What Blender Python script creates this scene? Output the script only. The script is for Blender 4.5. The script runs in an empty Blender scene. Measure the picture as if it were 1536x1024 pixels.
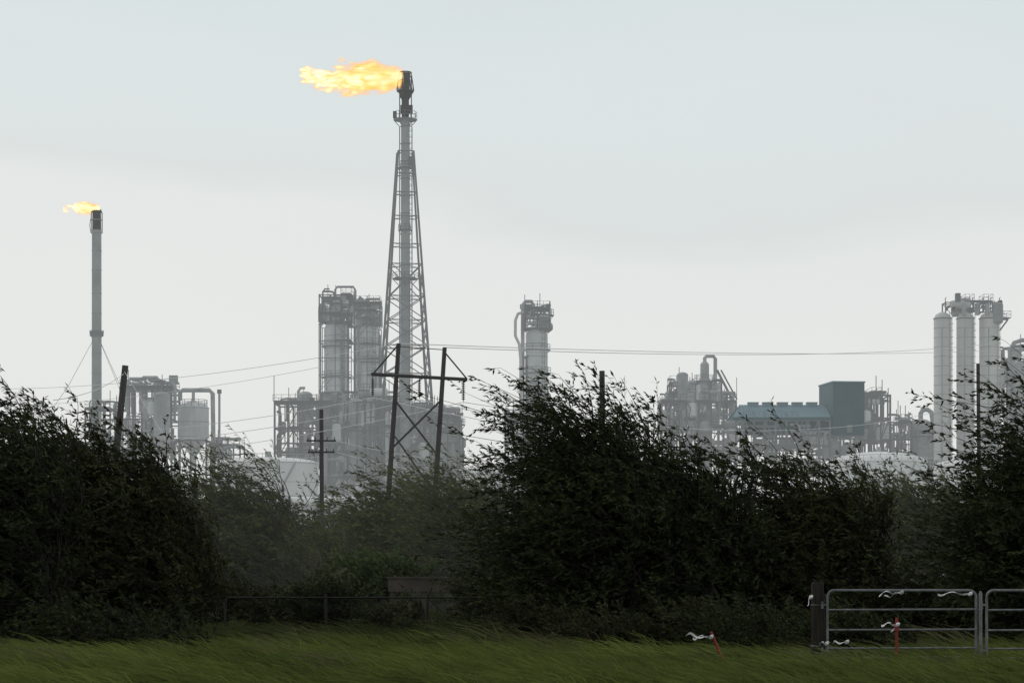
import bpy, math, random
import numpy as np
from mathutils import Vector
F=3413.0; EYE=1.75
def X(u,D): return (u-768.0)*D/F
def Z(v,D): return EYE+(850.0-v)*D/F
scene=bpy.context.scene
scene.view_settings.view_transform='Standard'
try: scene.view_settings.look='None'
except Exception: pass
scene.view_settings.exposure=0

# ---------------------------------------------------------------- materials
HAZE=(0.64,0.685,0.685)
def mat(name,c1,c2,scale=1.0,rough=0.7,haze=0.0,metal=0.0,stretch=(1,1,1),island=False,bump=0.0,detail=5,spec=0.3,transl=0.0,iw=0.42):
    m=bpy.data.materials.new(name); m.use_nodes=True
    nt=m.node_tree; N=nt.nodes; L=nt.links
    b=N['Principled BSDF']; out=N['Material Output']
    tc=N.new('ShaderNodeTexCoord'); mp=N.new('ShaderNodeMapping'); mp.inputs['Scale'].default_value=stretch
    no=N.new('ShaderNodeTexNoise'); no.inputs['Scale'].default_value=scale; no.inputs['Detail'].default_value=detail
    L.new(tc.outputs['Object'],mp.inputs['Vector']); L.new(mp.outputs['Vector'],no.inputs['Vector'])
    rp=N.new('ShaderNodeMapRange'); rp.inputs['From Min'].default_value=0.33; rp.inputs['From Max'].default_value=0.67
    L.new(no.outputs['Fac'],rp.inputs['Value'])
    fac=rp.outputs['Result']
    if island:
        g=N.new('ShaderNodeNewGeometry'); mm=N.new('ShaderNodeMath'); mm.operation='MULTIPLY_ADD'
        mm.inputs[1].default_value=iw
        m2=N.new('ShaderNodeMath'); m2.operation='MULTIPLY'; m2.inputs[1].default_value=1-iw
        L.new(fac,m2.inputs[0]); L.new(g.outputs['Random Per Island'],mm.inputs[0]); L.new(m2.outputs[0],mm.inputs[2]); fac=mm.outputs[0]
    mx=N.new('ShaderNodeMix'); mx.data_type='RGBA'
    mx.inputs[6].default_value=(*c1,1); mx.inputs[7].default_value=(*c2,1)
    L.new(fac,mx.inputs[0]); L.new(mx.outputs[2],b.inputs['Base Color'])
    b.inputs['Roughness'].default_value=rough; b.inputs['Metallic'].default_value=metal
    b.inputs['Specular IOR Level'].default_value=spec
    if bump:
        bp=N.new('ShaderNodeBump'); bp.inputs['Strength'].default_value=bump; bp.inputs['Distance'].default_value=0.05
        L.new(no.outputs['Fac'],bp.inputs['Height']); L.new(bp.outputs['Normal'],b.inputs['Normal'])
    sh=b.outputs[0]
    if transl:
        tr=N.new('ShaderNodeBsdfTranslucent'); L.new(mx.outputs[2],tr.inputs['Color'])
        ms=N.new('ShaderNodeMixShader'); ms.inputs[0].default_value=transl
        L.new(sh,ms.inputs[1]); L.new(tr.outputs[0],ms.inputs[2]); sh=ms.outputs[0]
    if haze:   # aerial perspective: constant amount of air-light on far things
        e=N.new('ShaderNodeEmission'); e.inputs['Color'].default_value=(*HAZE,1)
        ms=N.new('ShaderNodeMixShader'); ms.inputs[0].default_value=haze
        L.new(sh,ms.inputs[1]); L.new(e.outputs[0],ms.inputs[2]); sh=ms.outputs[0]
    L.new(sh,out.inputs['Surface'])
    return m
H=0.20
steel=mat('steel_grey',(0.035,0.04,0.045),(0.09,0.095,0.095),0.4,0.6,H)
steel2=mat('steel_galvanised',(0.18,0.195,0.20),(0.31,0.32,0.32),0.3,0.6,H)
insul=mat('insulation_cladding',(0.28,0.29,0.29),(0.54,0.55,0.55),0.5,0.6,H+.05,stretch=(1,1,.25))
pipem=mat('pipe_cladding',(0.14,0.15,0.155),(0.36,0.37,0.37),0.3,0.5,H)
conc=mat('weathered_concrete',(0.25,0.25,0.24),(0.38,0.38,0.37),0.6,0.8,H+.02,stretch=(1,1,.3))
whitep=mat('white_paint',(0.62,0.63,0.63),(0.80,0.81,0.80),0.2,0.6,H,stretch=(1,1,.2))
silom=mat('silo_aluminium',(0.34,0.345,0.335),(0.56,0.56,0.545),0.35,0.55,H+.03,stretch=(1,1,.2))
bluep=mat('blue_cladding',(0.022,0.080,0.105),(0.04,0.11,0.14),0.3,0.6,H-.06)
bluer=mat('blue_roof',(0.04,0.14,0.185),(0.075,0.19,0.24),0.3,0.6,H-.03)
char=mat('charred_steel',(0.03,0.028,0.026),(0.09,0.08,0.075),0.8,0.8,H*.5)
PM=[steel,steel2,insul,pipem,conc,whitep,silom,bluep,bluer,char]
ST,S2,IN,PI,CO,WH,SI,BL,BR,CH=range(10)

# ---------------------------------------------------------------- mesh builder
class MB:
    def __init__(s): s.v=[]; s.f=[]; s.m=[]
    def quad(s,a,b,c,d,m):
        n=len(s.v); s.v+= [tuple(a),tuple(b),tuple(c),tuple(d)]; s.f.append((n,n+1,n+2,n+3)); s.m.append(m)
    def box(s,x0,x1,y0,y1,z0,z1,m,rot=0):
        cx,cy=(x0+x1)/2,(y0+y1)/2; n=len(s.v); c,sn=math.cos(rot),math.sin(rot)
        for z in (z0,z1):
            for (x,y) in ((x0,y0),(x1,y0),(x1,y1),(x0,y1)):
                dx,dy=x-cx,y-cy; s.v.append((cx+dx*c-dy*sn,cy+dx*sn+dy*c,z))
        for f in ((3,2,1,0),(4,5,6,7),(0,1,5,4),(1,2,6,5),(2,3,7,6),(3,0,4,7)):
            s.f.append(tuple(n+i for i in f)); s.m.append(m)
    def tube(s,pts,r,n=8,m=0,caps=True):
        pts=[Vector(p) for p in pts]; K=len(pts)
        rs=r if isinstance(r,(list,tuple)) else [r]*K
        base=len(s.v)
        for i,p in enumerate(pts):
            t=(pts[min(i+1,K-1)]-pts[max(i-1,0)])
            if t.length<1e-6: t=Vector((0,0,1))
            t.normalize()
            ref=Vector((0,1,0)) if abs(t.y)<0.9 else Vector((1,0,0))
            a=t.cross(ref).normalized(); b=t.cross(a)
            for k in range(n):
                th=2*math.pi*k/n
                q=p+(a*math.cos(th)+b*math.sin(th))*rs[i]; s.v.append(tuple(q))
        for i in range(K-1):
            for k in range(n):
                k2=(k+1)%n
                s.f.append((base+i*n+k,base+i*n+k2,base+(i+1)*n+k2,base+(i+1)*n+k)); s.m.append(m)
        if caps:
            s.f.append(tuple(base+k for k in range(n))[::-1]); s.m.append(m)
            s.f.append(tuple(base+(K-1)*n+k for k in range(n))); s.m.append(m)
    def cyl(s,x,y,z0,z1,r,m,n=20,r1=None): s.tube([(x,y,z0),(x,y,z1)],[r,r if r1 is None else r1],n,m)
    def vessel(s,x,y,z0,z1,r,m,n=20,dome=0.5,bot=False):
        P=[];R=[]
        if bot:
            P=[(x,y,z0+dome*r*(1-math.cos(a*math.pi/2))) for a in (0.05,.35,.65,.9)]; R=[r*math.sin(a*math.pi/2) for a in (0.05,.35,.65,.9)]
            P.append((x,y,z0+dome*r)); R.append(r)
        else: P.append((x,y,z0)); R.append(r)
        P.append((x,y,z1-dome*r)); R.append(r)
        for a in (.25,.5,.7,.88,.98): P.append((x,y,z1-dome*r+dome*r*math.sin(a*math.pi/2))); R.append(r*math.cos(a*math.pi/2))
        s.tube(P,R,n,m)
    def beam(s,a,b,t,m): s.tube([a,b],t/2*1.2,4,m)
    def ring(s,x,y,z,r,t,m,n=16): s.tube([(x+r*math.cos(2*math.pi*k/n),y+r*math.sin(2*math.pi*k/n),z) for k in range(n+1)],t,4,m,False)
    def platform(s,x,y,z,r,m=0,rail=1.2,n=10):
        s.cyl(x,y,z-.12,z+.1,r,m,n)
        for h in (rail*.55,rail): s.ring(x,y,z+h,r*.97,.045,m,n)
        for k in range(n):
            a=2*math.pi*k/n; s.tube([(x+r*.97*math.cos(a),y+r*.97*math.sin(a),z),(x+r*.97*math.cos(a),y+r*.97*math.sin(a),z+rail)],.05,4,m,False)
        for k in range(0,n,2):
            a=2*math.pi*k/n; s.beam((x+r*.95*math.cos(a),y+r*.95*math.sin(a),z-.1),(x+r*.45*math.cos(a),y+r*.45*math.sin(a),z-1.4),.12,m)
    def ladder(s,x,y,z0,z1,m=0):
        for d in (-.25,.25): s.tube([(x+d,y,z0),(x+d,y,z1)],.04,4,m,False)
        z=z0
        while z<z1:
            s.tube([(x-.25,y,z),(x+.25,y,z)],.03,3,m,False); z+=.6
        z=z0+2
        while z<z1: s.ring(x,y-.35,z,.4,.03,m,8); z+=1.2
    def rect_platform(s,x0,x1,y0,y1,z,m=0,rail=1.2):
        s.box(x0,x1,y0,y1,z-.06,z+.06,m)
        for h in (rail*.5,rail):
            s.tube([(x0,y0,z+h),(x1,y0,z+h),(x1,y1,z+h),(x0,y1,z+h),(x0,y0,z+h)],.04,4,m,False)
        nx=max(2,int((x1-x0)/1.6))
        for i in range(nx+1):
            xx=x0+(x1-x0)*i/nx
            for yy in (y0,y1): s.tube([(xx,yy,z),(xx,yy,z+rail)],.04,4,m,False)
    def frame(s,x0,x1,y0,y1,z0,z1,nx,nz,rnd,m=0,t=.32,brace=.35,rail=True,floor=.55):
        xs=[x0+(x1-x0)*i/nx for i in range(nx+1)]; zs=[z0+(z1-z0)*i/nz for i in range(nz+1)]
        for x in xs:
            for y in (y0,y1): s.box(x-t/2,x+t/2,y-t/2,y+t/2,z0,z1+.02,m)
        for k,z in enumerate(zs[1:]):
            for y in (y0,y1): s.box(x0,x1,y-t*.4,y+t*.4,z-t*.9,z-.03,m)
            for x in xs: s.box(x-t*.38,x+t*.38,y0,y1,z-t*.8,z-.05,m)
            for i in range(nx):
                if rnd.random()<floor: s.rect_platform(xs[i]+.02,xs[i+1]-.02,y0-.6,y1+.6,z+.12,m) if rail else s.box(xs[i],xs[i+1],y0,y1,z,z+.12,m)
        for k in range(nz):
            for i in range(nx):
                for y in (y0-.03,y1+.03):
                    if rnd.random()<brace:
                        if rnd.random()<.5: s.beam((xs[i],y,zs[k]),(xs[i+1],y,zs[k+1]),t*.5,m)
                        else: s.beam((xs[i+1],y,zs[k]),(xs[i],y,zs[k+1]),t*.5,m)
                        if rnd.random()<.4: s.beam((xs[i],y,zs[k]),((xs[i]+xs[i+1])/2,y,zs[k+1]),t*.45,m)
    def clutter(s,x0,x1,y0,y1,z0,z1,n,rnd,ms=(ST,S2,PI,PI,IN)):
        for _ in range(n):
            m=rnd.choice(ms); y=rnd.uniform(y0,y1); k=rnd.random()
            if k<.35:
                x=rnd.uniform(x0,x1); a=rnd.uniform(z0,z1-.2*(z1-z0)); b=min(z1,a+rnd.uniform(.2,.7)*(z1-z0)); r=rnd.uniform(.1,.3)
                d=rnd.choice((-1,1))*rnd.uniform(1,4)
                x2=min(max(x+d,x0),x1)
                s.tube([(x,y,a),(x,y,b-.5),(x+.15*(x2-x),y,b-.1),(x+.4*(x2-x),y,b),(x2,y,b)],r,8,m)
            elif k<.6:
                xa=rnd.uniform(x0,x1); xb=min(x1,xa+rnd.uniform(2,8)); z=rnd.uniform(z0,z1); r=rnd.uniform(.1,.25)
                s.tube([(xa,y,z),(xb,y,z)],r,8,m)
            elif k<.72:
                x=rnd.uniform(x0,x1); z=rnd.uniform(z0,z1*.9); r=rnd.uniform(.5,1.0); s.vessel(x,y,z,min(z+rnd.uniform(2,4),z1),r,rnd.choice((PI,IN,S2)),14,.5,True)
            elif k<.8:
                xa=rnd.uniform(x0,x1-2); z=rnd.uniform(z0,z1); r=rnd.uniform(.5,.8)
                xb=xa+rnd.uniform(2,4); s.tube([(xa,y,z),(xa+.3,y,z),(xb-.3,y,z),(xb,y,z)],[r*.5,r,r,r*.5],12,rnd.choice((PI,IN)))
            elif k<.92:
                x=rnd.uniform(x0,x1); z=rnd.uniform(z0,z1); w=rnd.uniform(.4,1.1); s.box(x-w,x+w,y-.6,y+.6,z,z+rnd.uniform(.6,1.6),rnd.choice((ST,ST,S2,CO)))
            else:
                x=rnd.uniform(x0,x1); s.tube([(x,y,z0),(x,y,z1+rnd.uniform(0,2.5))],.07,4,ST)
    def build(s,name,mats=None,parent=None,smooth=True):
        me=bpy.data.meshes.new(name); me.from_pydata(s.v,[],s.f)
        for mm in (mats or PM): me.materials.append(mm)
        me.polygons.foreach_set('material_index',s.m)
        me.update()
        o=bpy.data.objects.new(name,me); scene.collection.objects.link(o)
        if smooth:
            try: me.shade_smooth(); me.set_sharp_from_angle(angle=math.radians(38))
            except Exception: pass
        if parent: o.parent=parent
        return o

def column(mb,x,y,r,z1,rnd,m=IN,plats=(),z0=0,rings=2.6,n=24,lad=True):
    mb.vessel(x,y,z0,z1,r,m,n,.5)
    z=z0+rings
    while z<z1-r*.5: mb.ring(x,y,z,r+.02,.06,PI,n); z+=rings
    for (zz,k) in plats: mb.platform(x,y,zz,r*k,ST)
    if lad: mb.ladder(x+r*.6,y-r-.35,z0,z1)
    for i in range(6):
        a=rnd.uniform(-math.pi,0); rr=r+.35+.2*rnd.random(); px,py=x+rr*math.cos(a),y+rr*math.sin(a)
        b=rnd.uniform(.5,1)*z1
        mb.tube([(px,py,z0),(px,py,b-.8),(px*.8+x*.2,py*.8+y*.2,b-.2),(x,y,b)],rnd.uniform(.1,.25),8,rnd.choice((PI,ST,S2)))

# ---------------------------------------------------------------- flares
def flame_mat(name,Ln,Hh,seed,dens,tilt=0.0):
    m=bpy.data.materials.new(name); m.use_nodes=True; nt=m.node_tree; N=nt.nodes; L=nt.links
    N.remove(N['Principled BSDF']); out=N['Material Output']
    def math_(op,a,b=None,c=None,clamp=False):
        n=N.new('ShaderNodeMath'); n.operation=op; n.use_clamp=clamp
        for i,q in enumerate((a,b,c)):
            if q is None: continue
            if isinstance(q,(int,float)): n.inputs[i].default_value=q
            else: L.new(q,n.inputs[i])
        return n.outputs[0]
    tc=N.new('ShaderNodeTexCoord')
    def noise(sc,st,off,det=4):
        mp=N.new('ShaderNodeMapping'); mp.inputs['Scale'].default_value=st; mp.inputs['Location'].default_value=off
        n=N.new('ShaderNodeTexNoise'); n.inputs['Scale'].default_value=sc; n.inputs['Detail'].default_value=det
        L.new(tc.outputs['Object'],mp.inputs['Vector']); L.new(mp.outputs['Vector'],n.inputs['Vector']); return n
    n1=noise(1.0/Hh,(.55,1,1),(seed,0,0),5)
    sep=N.new('ShaderNodeSeparateXYZ'); L.new(tc.outputs['Object'],sep.inputs[0])
    sn=N.new('ShaderNodeSeparateColor'); L.new(n1.outputs['Color'],sn.inputs[0])
    t=math_('DIVIDE',math_('MULTIPLY',sep.outputs[0],-1.0),Ln)           # 0 at tip .. 1 tail
    amp=math_('MULTIPLY_ADD',t,2.8*Hh,0.5*Hh)
    zz=math_('MULTIPLY_ADD',math_('SUBTRACT',sn.outputs[0],.5),amp,sep.outputs[2])
    yy=math_('MULTIPLY_ADD',math_('SUBTRACT',sn.outputs[1],.5),amp,sep.outputs[1])
    r=math_('SQRT',math_('ADD',math_('MULTIPLY',zz,zz),math_('MULTIPLY',yy,yy)))
    cr=N.new('ShaderNodeFloatCurve'); c=cr.mapping.curves[0]
    c.points[0].location=(0,.62); c.points[1].location=(1,0)
    for p in ((.12,.80),(.35,1.0),(.55,.82),(.70,.42),(.80,.32),(.93,.36)): c.points.new(*p)
    cr.mapping.update(); L.new(t,cr.inputs['Value'])
    h=math_('MULTIPLY',cr.outputs[0],Hh)
    d=math_('SUBTRACT',1.0,math_('DIVIDE',r,math_('MAXIMUM',h,.01)))      # 1 core, 0 edge
    n2=noise(2.2/Hh,(.45,1,1.4),(0,seed,3),4)
    d2=math_('ADD',d,math_('MULTIPLY',math_('SUBTRACT',n2.outputs['Fac'],.50),math_('MULTIPLY_ADD',t,2.9,1.1)))
    body=math_('MULTIPLY',d2,2.0,clamp=True)
    den=math_('MULTIPLY',body,dens)
    ra=N.new('ShaderNodeValToRGB'); e=ra.color_ramp.elements
    e[0].position=0; e[0].color=(.95,.30,.05,1); e[1].position=.66; e[1].color=(1,1,.72,1)
    k=e.new(.2); k.color=(1,.50,.10,1); k=e.new(.42); k.color=(1,.78,.28,1)
    L.new(d2,ra.inputs[0])
    em=N.new('ShaderNodeEmission'); L.new(ra.outputs[0],em.inputs[0]); L.new(math_('MULTIPLY',den,1.3),em.inputs[1])
    ab=N.new('ShaderNodeVolumeAbsorption'); ab.inputs['Color'].default_value=(0,0,0,1); L.new(den,ab.inputs['Density'])
    ad=N.new('ShaderNodeAddShader'); L.new(em.outputs[0],ad.inputs[0]); L.new(ab.outputs[0],ad.inputs[1])
    L.new(ad.outputs[0],out.inputs['Volume'])
    try: m.cycles.volume_step_rate=0.2
    except Exception: pass
    return m
def flame(loc,Ln,Hh,seed,dens,parent):
    mb=MB(); mb.box(-Ln*1.08,.3,-Hh*1.25,Hh*1.25,-Hh*1.25,Hh*1.25,0)
    o=mb.build('flame',[flame_mat('flame_gas_%d'%seed,Ln,Hh,seed,dens)],parent,False)
    o.location=loc; return o

# main flare with derrick
rnd=random.Random(3)
D=450; S=D/F; fx=X(608,D); fy=D
mb=MB()
zt=Z(110,D)
mb.tube([(fx,fy,0),(fx,fy,Z(420,D)),(fx,fy,Z(420,D)),(fx,fy,Z(180,D))],[1.05,1.0,.92,.85],16,S2)
for v in range(190,840,26): mb.ring(fx,fy,Z(v,D),.98,.07,ST,16)
mb.tube([(fx,fy,Z(180,D)),(fx,fy,Z(150,D)),(fx,fy,Z(145,D)),(fx,fy,Z(136,D)),(fx,fy,Z(134,D)),(fx,fy,zt)],[.72,.72,1.15,1.15,.85,.95],14,CH)
mb.platform(fx,fy,Z(180,D),2.35,ST,1.5,12)
mb.platform(fx,fy,Z(137,D),1.7,CH,.6,10)
for k in range(6):
    a=k*math.pi/3+.2; mb.beam((fx+1.7*math.cos(a),fy+1.7*math.sin(a),Z(136,D)),(fx+1.15*math.cos(a),fy+1.15*math.sin(a),zt+.1),.18,CH)
mb.ring(fx,fy,zt+.1,1.2,.13,CH,12); mb.ring(fx,fy,Z(122,D),1.4,.08,CH,12)
mb.tube([(fx+1.2,fy,Z(180,D)),(fx+1.2,fy,Z(118,D)),(fx+.6,fy,zt+.2)],.1,6,CH)
mb.tube([(fx-1.1,fy-.4,Z(180,D)),(fx-1.1,fy-.4,Z(140,D))],.1,6,CH)
mb.box(fx-.9,fx+1.5,fy-1.6,fy-.8,Z(172,D),Z(160,D),CH); mb.box(fx-2.4,fx-1.7,fy-.8,fy,Z(178,D),Z(168,D),CH)
for v,w in ((252,1.5),(345,1.4),(418,2.6)):
    mb.platform(fx,fy,Z(v,D),w,ST,1.1,8)
mb.box(fx+.7,fx+1.5,fy-1.2,fy-.4,Z(250,D),Z(236,D),ST)
mb.ladder(fx+1.1,fy-.9,Z(850,D),Z(180,D)); 
for dx in (-1.15,1.3): mb.tube([(fx+dx,fy+.4,0),(fx+dx,fy+.4,Z(190,D))],.1,6,ST)
rot=math.radians(8)
def hw(v): return (12.5+(v-228)*(21.0/292))*S
def corner(v,k):
    h=hw(v)*1.30; a=rot+math.pi/4+k*math.pi/2; return (fx+h*math.cos(a),fy+h*math.sin(a),Z(v,D))
levels=[228,262,290,326,368,398,446,482,520,562,606,652,700,752,806,863]
for k in range(4):
    mb.tube([corner(228,k),corner(863,k)],[.18,.32],6,ST)
for i,v in enumerate(levels):
    for k in range(4):
        mb.beam(corner(v,k),corner(v,(k+1)%4),.15,ST)
        if v>=398 and i<len(levels)-1:
            mb.beam(corner(v,k),corner(levels[i+1],(k+1)%4),.16,ST); mb.beam(corner(v,(k+1)%4),corner(levels[i+1],k),.16,ST)
    for k in range(0,4): mb.beam(corner(v,k),(fx,fy,Z(v,D)),.08,ST)
flare=mb.build('flare_stack')
flame((fx-.6,fy,Z(117,D)),20.4,3.0,7,1.7,flare)

# left flare
D=480; S=D/F; gx=X(145,D); mb=MB()
mb.tube([(gx,D,0),(gx,D,Z(345,D))],[1.12,1.0],18,S2)
mb.tube([(gx,D,Z(345,D)),(gx,D,Z(316,D))],[.95,.9],16,CH)
for v in (330,350,376,405,440,470,530,560): mb.ring(gx,D,Z(v,D),1.05,.07,S2,16)
mb.cyl(gx,D,Z(504,D),Z(497,D),1.45,ST,16); mb.platform(gx,D,Z(500,D),1.5,ST,.6,8)
for dx in (-1.15,1.15): mb.tube([(gx+dx,D,Z(350,D)),(gx+dx,D,Z(320,D)),(gx+dx*.7,D,Z(314,D))],.1,6,CH)
mb.ring(gx,D,Z(318,D),1.1,.1,CH,12)
mb.tube([(gx-1.2,D,Z(350,D)),(gx-1.5,D,Z(338,D)),(gx-1.2,D,Z(326,D))],.06,5,ST)
for (u,v,dy) in ((60,640,0),(235,640,-20),(150,640,60)):
    mb.tube([(gx,D,Z(500,D)),((gx+X(u,D))/2,D+dy/2,(Z(500,D)+Z(v,D))/2-1.2),(X(u,D),D+dy,Z(v,D)),],.045,4,ST)
fl2=mb.build('flare_stack')
flame((gx+.3,D,Z(312,D)),7.4,1.35,12,2.0,fl2)

# ---------------------------------------------------------------- left process unit
D=430; S=D/F; rnd=random.Random(11); mb=MB()
mb.frame(X(186,D),X(262,D),D-4,D+6,0,Z(582,D),4,6,rnd,ST,.35,.4)
mb.clutter(X(186,D),X(264,D),D-4,D+6,Z(720,D),Z(572,D),80,rnd,(ST,ST,S2,PI,PI))
mb.frame(X(128,D),X(184,D),D,D+6,0,Z(612,D),3,4,rnd,ST,.3,.3)
mb.clutter(X(128,D),X(186,D),D,D+6,Z(720,D),Z(600,D),25,rnd)
mb.frame(X(312,D),X(362,D),D-2,D+5,0,Z(668,D),3,4,rnd,ST,.3,.4)
mb.clutter(X(312,D),X(362,D),D-2,D+5,Z(720,D),Z(655,D),22,rnd)
for (u,v0) in ((195,570),(215,568),(238,576)):
    mb.tube([(X(u,D),D-3,Z(620,D)),(X(u,D),D-3,Z(v0+4,D)),(X(u+4,D),D-3,Z(v0,D)),(X(u+24,D),D-3,Z(v0,D)),(X(u+28,D),D-3,Z(v0+5,D)),(X(u+28,D),D-3,Z(620,D))],.33,10,PI)
mb.vessel(X(249,D),D-5,Z(680,D),Z(590,D),1.5,PI,18,.5,True)
mb.build('refinery_process_unit')
mb=MB(); cx=X(290,D)
mb.tube([(cx,D,Z(700,D)),(cx,D,Z(682,D)),(cx,D,Z(655,D)),(cx,D,Z(612,D)),(cx,D,Z(606,D)),(cx,D,Z(602,D))],[.5,.7,2.95,2.95,2.3,.6],24,IN)
for v in (655,633,612): mb.ring(cx,D,Z(v,D),2.98,.07,PI,24)
mb.platform(cx,D,Z(610,D),2.7,ST,1.3,12)
mb.tube([(cx-2.5,D,Z(600,D)),(cx-2.5,D,Z(588,D)),(cx-2,D,Z(585,D)),(X(314,D),D,Z(585,D)),(X(319,D),D,Z(590,D)),(X(320,D),D,Z(660,D)),(X(320,D),D,0)],.42,12,PI)
mb.tube([(cx,D,Z(602,D)),(cx,D,Z(585,D))],.3,8,PI)
mb.tube([(X(329,D),D,0),(X(329,D),D,Z(586,D))],.22,8,S2); mb.box(X(326,D),X(332,D),D-.3,D+.3,Z(590,D),Z(584,D),ST)
mb.frame(X(266,D),X(313,D),D-3.2,D+3.2,0,Z(660,D),2,3,rnd,ST,.35,.8,False)
mb.build('hopper_vessel')

# ---------------------------------------------------------------- main process unit (behind flare)
D=470; S=D/F; rnd=random.Random(5)
mb=MB(); x=X(505,D)
column(mb,x,D,19*S,Z(484,D),rnd,IN,[(Z(v,D),k) for v,k in ((484,1.25),(520,1.2),(566,1.2),(600,1.3))])
mb.frame(X(481,D),X(529,D),D-3.4,D+3.4,Z(486,D),Z(444,D),3,3,rnd,ST,.26,.4,True,.5)
mb.frame(X(481,D),X(529,D),D-4.0,D+4.0,Z(640,D),Z(488,D),2,6,rnd,ST,.17,.22,True,.10)
mb.clutter(X(482,D),X(529,D),D-3.6,D+3.6,Z(488,D),Z(440,D),46,rnd,(ST,ST,S2,PI))
mb.tube([(X(486,D),D-3,Z(486,D)),(X(486,D),D-3,Z(440,D)),(X(489,D),D-3,Z(436,D)),(X(496,D),D-3,Z(436,D))],.16,6,ST)
mb.tube([(X(504,D),D-2,Z(470,D)),(X(504,D),D-2,Z(436,D)),(X(507,D),D-2,Z(432,D)),(X(531,D),D-2,Z(432,D)),(X(534,D),D-2,Z(437,D)),(X(534,D),D-2,Z(600,D))],.24,8,PI)
for u in (483,524): mb.tube([(X(u,D),D-3.8,Z(600,D)),(X(u,D),D-3.8,Z(470,D))],.16,6,ST)
mb.build('distillation_column')
mb=MB(); x=X(553,D-6)
column(mb,x,D-6,15.5*S,Z(492,D),rnd,IN,[(Z(v,D),k) for v,k in ((492,1.3),(521,1.25),(548,1.2),(590,1.35))])
mb.frame(X(536,D),X(574,D),D-9.4,D-2.6,Z(494,D),Z(462,D),2,3,rnd,ST,.26,.4,True,.5)
mb.frame(X(537,D),X(573,D),D-9.8,D-2.4,Z(640,D),Z(496,D),2,6,rnd,ST,.17,.22,True,.12)
mb.clutter(X(537,D),X(574,D),D-9.4,D-3,Z(496,D),Z(456,D),36,rnd,(ST,ST,S2,PI))
mb.tube([(X(541,D),D-8,Z(640,D)),(X(541,D),D-8,Z(458,D)),(X(544,D),D-8,Z(452,D)),(X(548,D),D-8,Z(456,D)),(X(548,D),D-8,Z(470,D))],.3,8,PI)
mb.build('distillation_column')
mb=MB(); D=455
mb.frame(X(416,D),X(478,D),D-5,D+5,0,Z(606,D),3,7,rnd,ST,.36,.45)
mb.clutter(X(418,D),X(478,D),D-5,D+5,Z(745,D),Z(600,D),60,rnd,(ST,ST,S2,PI))
mb.rect_platform(X(414,D),X(478,D),D-6,D+5,Z(604,D))
mb.vessel(X(459,D),D-2,Z(640,D),Z(588,D),1.5,PI,16,.5,True)
mb.tube([(X(449,D),D-2,Z(640,D)),(X(449,D),D-2,Z(588,D)),(X(452,D),D-2,Z(583,D)),(X(459,D),D-2,Z(583,D))],.3,8,PI)
mb.tube([(X(415,D),D-5,0),(X(415,D),D-5,Z(566,D))],.08,5,ST)
mb.frame(X(480,D),X(600,D),D-8,D+2,0,Z(606,D),6,7,rnd,ST,.36,.45,True,.5)
mb.clutter(X(480,D),X(600,D),D-9,D+6,Z(745,D),Z(592,D),220,rnd,(ST,ST,ST,S2,PI,PI))
for u,v,dy,m in ((492,590,2,PI),(536,600,-6,PI),(566,590,3,PI),(588,620,-6,IN)):
    mb.vessel(X(u,D),D+dy,0,Z(v,D),rnd.uniform(.9,1.4),m,18)
mb.frame(X(600,D),X(690,D),D-2,D+8,0,Z(625,D),5,6,rnd,ST,.36,.4,True,.5)
mb.clutter(X(600,D),X(694,D),D-3,D+8,Z(745,D),Z(610,D),150,rnd,(ST,ST,S2,PI))
for u,v,r in ((628,602,1.8),(650,608,1.6),(668,614,1.4),(684,628,1.2)): mb.vessel(X(u,D),D+2,0,Z(v,D),r,PI,18); mb.platform(X(u,D),D+2,Z(v+8,D),r*1.5,ST)
mb.build('refinery_process_unit')

# centre column
D=460; S=D/F; mb=MB(); rnd=random.Random(9)
x=X(805,D)
column(mb,x,D,16.5*S,Z(494,D),rnd,IN,[(Z(v,D),k) for v,k in ((494,1.45),(525,1.25),(560,1.3),(600,1.3))])
mb.frame(X(788,D),X(824,D),D-2.8,D+2.8,Z(495,D),Z(464,D),2,2,rnd,ST,.26,.3,True,.5)
mb.clutter(X(786,D),X(826,D),D-2.5,D+2.5,Z(497,D),Z(460,D),34,rnd,(ST,ST,S2,PI))
mb.platform(x+1,D,Z(473,D),2.5,ST)
mb.tube([(X(800,D),D-1,Z(480,D)),(X(800,D),D-1,Z(458,D)),(X(797,D),D-1,Z(453,D)),(X(788,D),D-1,Z(453,D)),(X(784,D),D-1,Z(458,D)),(X(784,D),D-1,Z(560,D))],.38,10,PI)
mb.tube([(X(786,D),D-2,Z(470,D)),(X(777,D),D-2,Z(472,D)),(X(773,D),D-2,Z(482,D)),(X(773,D),D-2,Z(505,D)),(X(779,D),D-2,Z(518,D)),(X(781,D),D-2,Z(540,D)),(X(781,D),D-2,0)],.3,10,IN)
mb.frame(X(758,D),X(832,D),D-5,D+5,0,Z(630,D),4,7,rnd,ST,.34,.5,True,.4)
mb.frame(X(757,D),X(782,D),D-5,D+5,Z(640,D),Z(616,D),2,2,rnd,ST,.3,.4)
mb.clutter(X(758,D),X(832,D),D-5,D+5,Z(745,D),Z(612,D),60,rnd,(ST,ST,S2,PI))
mb.build('distillation_column')

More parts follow.
